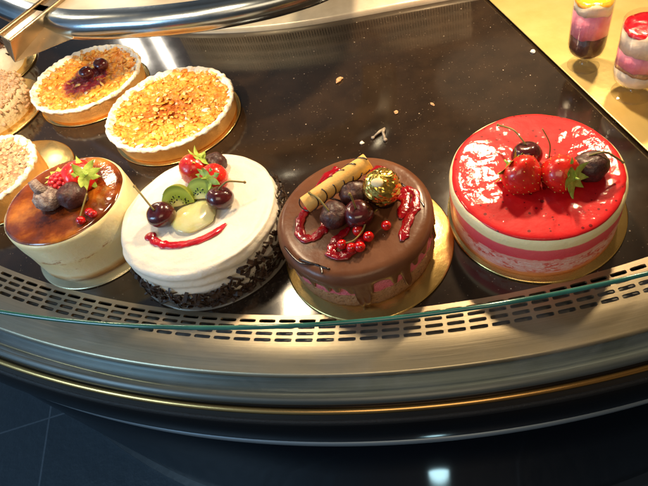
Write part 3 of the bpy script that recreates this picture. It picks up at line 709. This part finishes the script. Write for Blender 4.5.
berry_sprig((-4.58, 5.42, zt), [(-.03, -.09, .065), (.06, .05, .065), (.12, .0, .065)], .062, 'small pair of redcurrants on the front of the caramel cake', [(-.03, -.05, .1), (.0, .05, .14), (.08, .25, .24)])
mb = MB(); vs = []
for i in range(5):
    a = -.6+i*.6; ax = Vector((math.cos(a+1.9), math.sin(a+1.9), 0)); sdv = Vector((-ax.y, ax.x, 0))
    mb.add([Vector((0, 0, .02)), ax*.1+sdv*.05+Vector((0, 0, .06)), ax*.22+Vector((0, 0, .05)), ax*.1-sdv*.05+Vector((0, 0, .06))], [(0, 1, 2, 3)])
o = mb.build('mint_leaves', leaf_m, None, False); o.location = (-5.08, 6.20, zt+.16); tag(o, 'small green leaf tuft left of the raspberry on the caramel cake', 'leaves')

# ================================================================ TARTS
crust = M('shortcrust', [(.3, (.60, .27, .07)), (.6, (.78, .43, .13)), (.8, (.84, .54, .21))], 3, rough=.65, bump=((10, .3, .04), (45, .4, .02)))
cr_a = M('golden_crumble', [(.3, (.74, .26, .025)), (.7, (.88, .45, .08))], 4, rough=.55, coat=.2)
cr_b = M('amber_crumble', [(.3, (.62, .20, .015)), (.7, (.80, .36, .04))], 4, rough=.4, coat=.4)
cr_c = M('pale_crumble', [(.3, (.88, .55, .15)), (.7, (.92, .70, .32))], 4, rough=.6)
fillm = M('apricot_filling', [(.3, (.5, .14, .01)), (.7, (.72, .30, .03))], 3, rough=.3, coat=.6, bump=((8, .6, .05),))
jam = M('berry_jam', [(.3, (.25, .01, .02)), (.7, (.5, .04, .05))], 6, rough=.3, coat=.5, bump=((12, .8, .06),))
def fillmat(name, inner, outer, r0, r1):
    m, nt, b = newmat(name); tc = nt.nodes.new('ShaderNodeTexCoord').outputs['Object']
    v = nt.nodes.new('ShaderNodeVectorMath'); v.operation = 'LENGTH'; nt.links.new(tc, v.inputs[0])
    q = mathn(nt, 'ADD', v.outputs['Value'], mathn(nt, 'MULTIPLY', mathn(nt, 'SUBTRACT', noise_n(nt, tc, 2.5, 6, .65), .5), .9))
    mr = nd(nt, 'ShaderNodeMapRange'); mr.inputs[1].default_value = r0; mr.inputs[2].default_value = r1; nt.links.new(q, mr.inputs[0])
    ci = ramp(nt, noise_n(nt, tc, 5, 6, .7), inner); co_ = ramp(nt, noise_n(nt, tc, 6.5, 6, .7), outer)
    nt.links.new(mixc(nt, mr.outputs[0], ci, co_), b.inputs['Base Color'])
    b.inputs['Roughness'].default_value = .42; b.inputs['Coat Weight'].default_value = .35; b.inputs['Coat Roughness'].default_value = .15
    bumps(nt, b, tc, ((16, .7, .05), (45, .5, .02))); return m
yel = [(.32, (.42, .09, .008)), (.46, (.74, .24, .02)), (.60, (.86, .42, .06)), (.74, (.92, .70, .34))]
fillm = fillmat('amber_filling', [(.35, (.36, .075, .006)), (.65, (.66, .22, .02))], yel, .4, .75)
jamfill = fillmat('jam_filling', [(.35, (.22, .006, .02)), (.55, (.48, .05, .06)), (.68, (.8, .45, .35))], yel, .48, .62)
nutfill = fillmat('almond_filling', [(.35, (.28, .12, .05)), (.6, (.50, .29, .16)), (.7, (.7, .56, .42))], [(.35, (.28, .12, .05)), (.6, (.55, .34, .19)), (.7, (.78, .66, .52))], .3, .6)
def tart(loc, Rt, Ht, label, kind, ncr=950, crm=None, dens=None):
    t = thing('tart', label, 'tart', loc, random.uniform(0, 6), None)
    mb = MB(); fl = 30
    def ffn(r, z, a, i):
        e = sm(.0, Ht, z); return r*(1+.003*math.cos(a*fl)*e*(r > Rt*.8)+.004*N3(math.cos(a)*5, math.sin(a)*5, 1)), z
    mb.lathe([(.01, 0), (Rt-.07, 0), (Rt-.05, .03), (Rt-.01, Ht-.06), (Rt, Ht-.03)], 180, ffn); mb.build('crust', crust, t)
    mb = MB(); wob = lambda a: .018*N3(math.cos(a)*6, math.sin(a)*6, Rt)+.005*math.cos(a*fl)
    def rfn(r, z, a, i):
        return r+wob(a)*(1 if i < 7 else .8)+.022*N3(math.cos(a)*19, math.sin(a)*19, 2+i*.2)+(.07*N3(math.cos(a)*14, math.sin(a)*14, 4) if i > 5 else 0), z+(.03*N3(math.cos(a)*16+r*9, math.sin(a)*16, 5) if i > 1 else .03*N3(math.cos(a)*9, math.sin(a)*9, 1))
    mb.lathe([(Rt-.005, Ht-.05), (Rt+.008, Ht-.03), (Rt+.005, Ht), (Rt-.015, Ht+.02), (Rt-.035, Ht+.022), (Rt-.055, Ht+.015), (Rt-.08, Ht-.005), (Rt-.14, Ht-.06)], 240, rfn); mb.build('sugared_rim', sugar_m, t)
    mb = MB(); mb.lathe([((Rt-.11)*k_/56+.004, Ht-.035) for k_ in range(57)], 220, lambda r, z, a, i: (r, z+.05*N3(r*2.6*math.cos(a)+loc[0], 2.6*r*math.sin(a), 0)+.045*N3(r*8*math.cos(a), 8*r*math.sin(a), 3)+.028*N3(r*19*math.cos(a), 19*r*math.sin(a), 5)-(.03 if r > Rt-.16 else 0)-(.03*sm(.6*Rt, .2*Rt, r) if kind != 'nut' else 0)))
    mb.build('filling', {'jam': jamfill, 'plain': fillm, 'nut': nutfill}[kind], t)
    mb = MB()
    for i in range(ncr):
        rr = (Rt-.06)*math.sqrt(random.random()); a = random.uniform(0, TAU)
        x, y = rr*math.cos(a), rr*math.sin(a); cl = N3(x*2.6+loc[0], y*2.6, 0)
        if kind == 'jam' and rr < .52*Rt*(1+.5*N3(math.cos(a)*1.5, math.sin(a)*1.5, 3)) and random.random() < .82: continue
        if kind == 'plain' and rr < .42*Rt and random.random() < .45: continue
        s_ = random.uniform(.014, .048)*(1.1 if cl > 0 else .8); off = random.random()*90
        mi = random.choices([0, 1, 2, 3], [4+4*cl, 4-3*cl, 1.8+1.8*sm(.3*Rt, Rt, rr), .2+1.6*sm(.8*Rt, Rt, rr)])[0]
        mb.sphere((x, y, Ht-.04+s_*.2+cl*.05), (s_*random.uniform(1.0, 2.0), s_*1.1, s_*random.uniform(.25, .6)), 7, 5, lambda d: 1+.7*N3(d.x*1.8+off, d.y*1.8, d.z*1.8), mi, Matrix.Rotation(random.uniform(0, TAU), 3, 'Z') @ Matrix.Rotation(random.gauss(0, .5), 3, 'X'))
    mb.build('crumble', crm or [cr_a, cr_b, cr_c, sugar_m], t, True)['kind'] = 'stuff'
    return t
board((-4.07, 8.53, .004), 1.235, 'thin gold board under the plain amber crumble tart', th=.02)
tart((-4.08, 8.55, .026), 1.22, .34, 'round tart with golden amber crumble topping and sugared rim, no fruit', 'plain', 900)
t2 = tart((-6.09, 10.09, .026), 1.13, .34, 'round crumble tart with a dark red jam centre and two cherries', 'jam', 700)
board((-6.08, 10.08, .004), 1.15, 'thin gold board under the jam centred tart', th=.02)
cherry((-6.02, 10.06, .46), .13, 'front left cherry on the jam centre of the tart', group='cherries on the jam tart')
cherry((-5.76, 10.27, .46), .13, 'back right cherry on the jam centre of the tart', group='cherries on the jam tart')
# cropped sweets at the left edge
board((-7.02, 7.62, .004), 1.08, 'gold board with wide free edge under the almond pie')
alm = M('almond_brown', [(.3, (.42, .22, .10)), (.7, (.65, .42, .24))], 5, rough=.6)
alm2 = M('almond_pale', [(.3, (.50, .30, .16)), (.7, (.68, .48, .30))], 5, rough=.6)
tart((-7.27, 7.42, .04), .97, .46, 'pale brown almond topped pie cut off by the left edge of the photo', 'nut', 800, [alm, alm2, alm2, sugar_m])
# cream rosette cake
board((-8.4, 9.92, .004), 1.22, 'gold board under the cream cake with nut pieces')
nc = thing('nut_cream_cake', 'cream cake with brown glazed middle and chopped nuts around its rim', 'cake', (-8.42, 9.9, .04))
mb = MB(); mb.lathe([(.98, 0), (1.0, .1), (1.0, .32), (.92, .38), (.6, .40), (.01, .40)], 100, lambda r, z, a, i: (r*(1+.02*N3(math.cos(a)*4, math.sin(a)*4, z*5)), z)); mb.build('cream', M('buttercream', [(.3, (.66, .52, .30)), (.7, (.8, .68, .46))], 4, rough=.6, bump=((12, .7, .05),)), nc)
mb = MB(); mb.lathe([(.60, .395), (.58, .425), (.3, .44), (.01, .44)], 60); mb.build('brown_glaze', M('brown_toffee', [(.3, (.24, .09, .03)), (.7, (.4, .17, .06))], 3, rough=.2, coat=.7), nc)
mb = MB()
for i in range(1100):
    a = random.uniform(0, TAU); r_ = random.uniform(.62, 1.03); s_ = random.uniform(.015, .045); off = random.random()*50
    z = .40 if r_ < .95 else random.uniform(.08, .38)
    mb.sphere((r_*math.cos(a), r_*math.sin(a), z), (s_*1.4, s_, s_*.6), 6, 5, lambda d: 1+.4*N3(d.x*2+off, d.y*2, d.z*2), random.choice([0, 0, 1]), rnd_rot())
o = mb.build('chopped_nuts', [alm2, alm], nc); o['kind'] = 'stuff'
board((-9.12, 11.72, .004), 1.2, 'gold board under the chocolate and cream cake at the far left')
dc = thing('cocoa_cream_cake', 'cream cake with chocolate curls at the far left corner under the bracket', 'cake', (-9.15, 11.7, .04))
mb = MB(); mb.lathe([(.98, 0), (1.0, .1), (.98, .4), (.9, .46), (.01, .48)], 100, lambda r, z, a, i: (r*(1+.02*N3(math.cos(a)*4, math.sin(a)*4, z*5)), z)); mb.build('cream', cream_m, dc)
mb = MB()
for i in range(520):
    a = random.uniform(0, TAU); r_ = 1.02*math.sqrt(random.random()); s_ = random.uniform(.03, .09); z = .5 if r_ < .93 else random.uniform(.1, .48); off = random.random()*50
    mb.sphere((r_*math.cos(a), r_*math.sin(a), z), (s_*1.3, s_*.7, s_*.4), 7, 5, lambda d: 1+.4*N3(d.x*2+off, d.y*2, d.z*2), random.choice([0, 1, 1]), rnd_rot())
o = mb.build('chocolate_curls', [choc_shard, M('milk_curl', (.16, .07, .035), rough=.5)], dc); o['kind'] = 'stuff'

# ================================================================ GOLD TRAY AND DESSERT GLASSES
p0 = Vector((2.42, 11.6, 0)); p1 = Vector((4.30, 4.15, 0)); dr = (p1-p0).normalized(); rt = Vector((-dr.y, dr.x, 0))
if rt.x < 0: rt = -rt
mb = MB(); q = [p0, p1, p1+rt*5, p0+rt*5]
mb.add([(v.x, v.y, .05) for v in q]+[(v.x, v.y, .075) for v in q], [(3, 2, 1, 0), (4, 5, 6, 7), (0, 1, 5, 4), (1, 2, 6, 5), (2, 3, 7, 6), (3, 0, 4, 7)])
mb.add([(v.x, v.y, .0) for v in [p0+rt*.12, p1+rt*.12-dr*.1, p1+rt*4.9-dr*.1, p0+rt*4.9]]+[(v.x, v.y, .05) for v in [p0+rt*.12, p1+rt*.12-dr*.1, p1+rt*4.9-dr*.1, p0+rt*4.9]], [(0, 1, 5, 4), (1, 2, 6, 5), (2, 3, 7, 6), (3, 0, 4, 7)])
o = mb.build('gold_tray', goldtray, None, False, bevel=.008); tag(o, 'flat rectangular gold tray carrying the dessert glasses at the right', 'tray')
def wallglass(name):
    m, nt, b = newmat(name)
    for x in list(nt.nodes):
        if x.type == 'BSDF_PRINCIPLED': nt.nodes.remove(x)
    out = [x for x in nt.nodes if x.type == 'OUTPUT_MATERIAL'][0]
    tr = nd(nt, 'ShaderNodeBsdfTransparent', Color=(.97, .97, .96, 1)); gl = nd(nt, 'ShaderNodeBsdfGlossy', Roughness=.03)
    mx = nt.nodes.new('ShaderNodeMixShader')
    nt.links.new(schlick(nt), mx.inputs[0]); nt.links.new(tr.outputs[0], mx.inputs[1]); nt.links.new(gl.outputs[0], mx.inputs[2]); nt.links.new(mx.outputs[0], out.inputs[0]); return m
cupg = wallglass('thin_cup_glass')
def verrine(loc, r, layers, label, topm, berry):
    t = thing('dessert_glass', label, 'dessert glass', loc, 0, 'layered desserts in stemmed glasses')
    zb = .28; H_ = layers[-1][0]+.10
    mb = MB(); mb.lathe([(.01, .004), (r*.86, .0), (r*.88, .008), (r*.86, .018), (r*.3, .03), (.06, .05), (.05, zb-.03), (.10, zb-.01), (r*.75, zb), (r*.93, zb+.06), (r*.99, zb+.18), (r*1.02, zb+H_), (r*1.025, zb+H_+.012), (r*1.0, zb+H_+.018), (r*.985, zb+H_), (r*.985, zb+H_-.12)], 64); mb.build('glass', cupg, t)
    z0 = zb+.012; prev = 0
    for (h, mt, nm) in layers:
        ra = r*.9 if prev == 0 else r*.97
        wv = lambda a, s_: .02*N3(math.cos(a)*5+s_, math.sin(a)*5, s_)+.06*N3(math.cos(a)*1.5+s_, math.sin(a)*1.5, s_*3)
        pr_ = ([(.01, z0), (r*.70, z0), (r*.89, z0+.06), (r*.955, z0+.16)] if prev == 0 else [(.01, z0+prev), (r*.965, z0+prev)])+[(r*.975, z0+h), (.01, z0+h)]
        nl = len(pr_)
        mb = MB(); mb.lathe(pr_, 48, lambda rr, z, a, i, p=prev, h=h, nl=nl: (rr, z+((wv(a, p) if p else 0) if i <= 1 and p else (wv(a, h) if i >= nl-2 else 0)))); mb.build(nm, mt, t)
        prev = h
    mb = MB(); mb.lathe([(r*.97, z0+prev-.02), (r*.96, z0+prev+.03), (r*.6, z0+prev+.05), (.01, z0+prev+.055)], 48, lambda rr, z, a, i: (rr, z+.02*N3(rr*6*math.cos(a), rr*6*math.sin(a), 2))); mb.build('jelly_top', topm, t)
    return z0+prev
pinkm = M('pink_mousse', [(.3, (.80, .20, .30)), (.7, (.88, .34, .42))], 6, rough=.5, sss=.2, bump=((14, .4, .03),))
brownm = M('chocolate_mousse', [(.3, (.05, .015, .008)), (.7, (.12, .04, .02))], 5, rough=.35, bump=((10, .5, .04),))
creamy = M('pale_mousse', [(.3, (.72, .58, .42)), (.7, (.82, .7, .55))], 5, rough=.5, sss=.2, bump=((12, .4, .03),))
spongem = M('sponge_crumb', [(.3, (.35, .16, .07)), (.7, (.55, .3, .15))], 12, rough=.8, bump=((20, .8, .04),))
orangem = M('orange_jelly', [(.3, (.75, .28, .01)), (.7, (.9, .5, .03))], 4, rough=.08, coat=1, sss=.2, bump=((7, .5, .05),))
verrine((3.75, 7.90, .077), .335, [(.42, brownm, 'chocolate_layer'), (.84, pinkm, 'pink_layer'), (1.02, creamy, 'cream_layer')], 'stemmed glass with dark chocolate, pink and white layers under orange jelly', orangem, None)
zz = verrine((4.27, 6.92, .077), .40, [(.28, creamy, 'cream_base'), (.36, spongem, 'sponge_layer'), (.64, pinkm, 'pink_layer'), (.98, creamy, 'cream_layer')], 'stemmed glass with cream and pink layers under red jelly and a cherry', jelly_m, None)
cherry((4.46, 6.94, .077+zz+.17), .18, 'shiny red cherry on top of the right dessert glass', group='cherries on dessert glasses').children[0].data.materials[0] = jelly_dk

# ---------------------------------------------------------------- light
def area(name, loc, target, size, power, col, sy=None, spread=None, shape='RECTANGLE'):
    l = bpy.data.lights.new(name, 'AREA'); l.energy = power; l.color = col; l.shape = shape; l.size = size; l.size_y = sy or size
    if spread: l.spread = spread
    o = bpy.data.objects.new(name, l); COL.objects.link(o); o.location = loc
    o.rotation_euler = (Vector(target)-Vector(loc)).to_track_quat('-Z', 'Y').to_euler(); return o
W = (1, .74, .44)
area('case_lamp', (2.1, 9.9, 6.2), (1.5, 7.5, 0), .55, 980, W, .55)
area('case_lamp', (5.6, 9.8, 6.2), (4.5, 8, 0), .5, 520, W, .5)
area('case_lamp', (-3.2, 7.1, 5.2), (-3.2, 6.5, 0), .45, 170, (1, .77, .49), .7)
area('case_lamp', (-5.6, 5.9, 6.6), (-5.6, 9.4, 0), .5, 190, (1, .77, .49), .5, math.radians(75))
area('case_lamp', (-8.0, 11.5, 5.8), (-6.5, 9.0, 0), .5, 170, (1, .77, .49), .5)
area('panel_spot_fill', (-.58, .93, -7.6), (-.23, 2.09, -2.5), .55, 5, (.55, .9, 1), .55, None, 'ELLIPSE')  # added disc, stands in for a ceiling lamp mirrored in the floor
area('back_tube', (-8.8, 20.5, 5.2), (-3, 6, 0), .22, 60, (1, .9, .75), 2.2)
area('back_tube', (-10.2, 21.3, 5.2), (-4, 6, 0), .5, 90, (1, .9, .75), 1.6)
area('deck_sheen_fill', (4.6, 15.5, 6.0), (2.5, 7, 0), 5.5, 13, (1, .74, .46), 3, None, 'ELLIPSE')  # added large faint lamp, gives the deck a soft brown reflection
area('back_tube', (-9.9, 15.1, 5.0), (-4, 6, 0), .5, 60, (1, .88, .7), .9)
area('front_fill', (-1.5, -4.5, 11), (0, 5, 0), 8, 430, (1, .74, .46), 5)  # added warm fill from overhead in front, lowers the contrast
area('window_light', (-17, -2, 9), (-5, 5, -2), 7, 1250, (.42, .70, 1), 5)

w = bpy.data.worlds.new('World'); sc.world = w; w.use_nodes = True; nt = w.node_tree
bg = nt.nodes['Background']; tc = nt.nodes.new('ShaderNodeTexCoord').outputs['Generated']
sx = nt.nodes.new('ShaderNodeSeparateXYZ'); nt.links.new(tc, sx.inputs[0])
c1 = ramp(nt, mathn(nt, 'ADD', mathn(nt, 'MULTIPLY', sx.outputs[0], .5), .5), [(.0, (.16, .26, .38)), (.30, (.07, .085, .10)), (.55, (.05, .035, .022)), (1, (.10, .065, .03))])
c2 = ramp(nt, noise_n(nt, tc, 2.6, 4), [(.38, (.35, .35, .35)), (.62, (1.6, 1.6, 1.6))])
mm = nt.nodes.new('ShaderNodeMix'); mm.data_type = 'RGBA'; mm.blend_type = 'MULTIPLY'; mm.inputs[0].default_value = 1
nt.links.new(c1, mm.inputs[6]); nt.links.new(c2, mm.inputs[7]); nt.links.new(mm.outputs[2], bg.inputs[0]); bg.inputs[1].default_value = 1.5

# ---------------------------------------------------------------- camera
cam = bpy.data.cameras.new('camera'); co = bpy.data.objects.new('camera', cam); COL.objects.link(co); sc.camera = co
pt, ro = math.radians(51.4513), math.radians(-10.3454)
fw = Vector((0, math.cos(pt), -math.sin(pt))); r0 = Vector((1, 0, 0)); u0 = r0.cross(fw)
rv = r0*math.cos(ro)+u0*math.sin(ro); uv_ = -r0*math.sin(ro)+u0*math.cos(ro)
mt = Matrix((rv, uv_, -fw)).transposed().to_4x4(); mt.translation = Vector((0, 0, 6.3457)); co.matrix_world = mt
cam.sensor_width = 36; cam.lens = 523.975/648*36; cam.shift_x = (324-408.071)/648; cam.shift_y = -(243-220.088)/648
cam.clip_start = .05; cam.clip_end = 500
sc.view_settings.view_transform = 'Standard'; sc.view_settings.look = 'None'; sc.view_settings.exposure = 0
sc.render.engine = 'CYCLES'
sc.cycles.max_bounces = 10; sc.cycles.transparent_max_bounces = 16
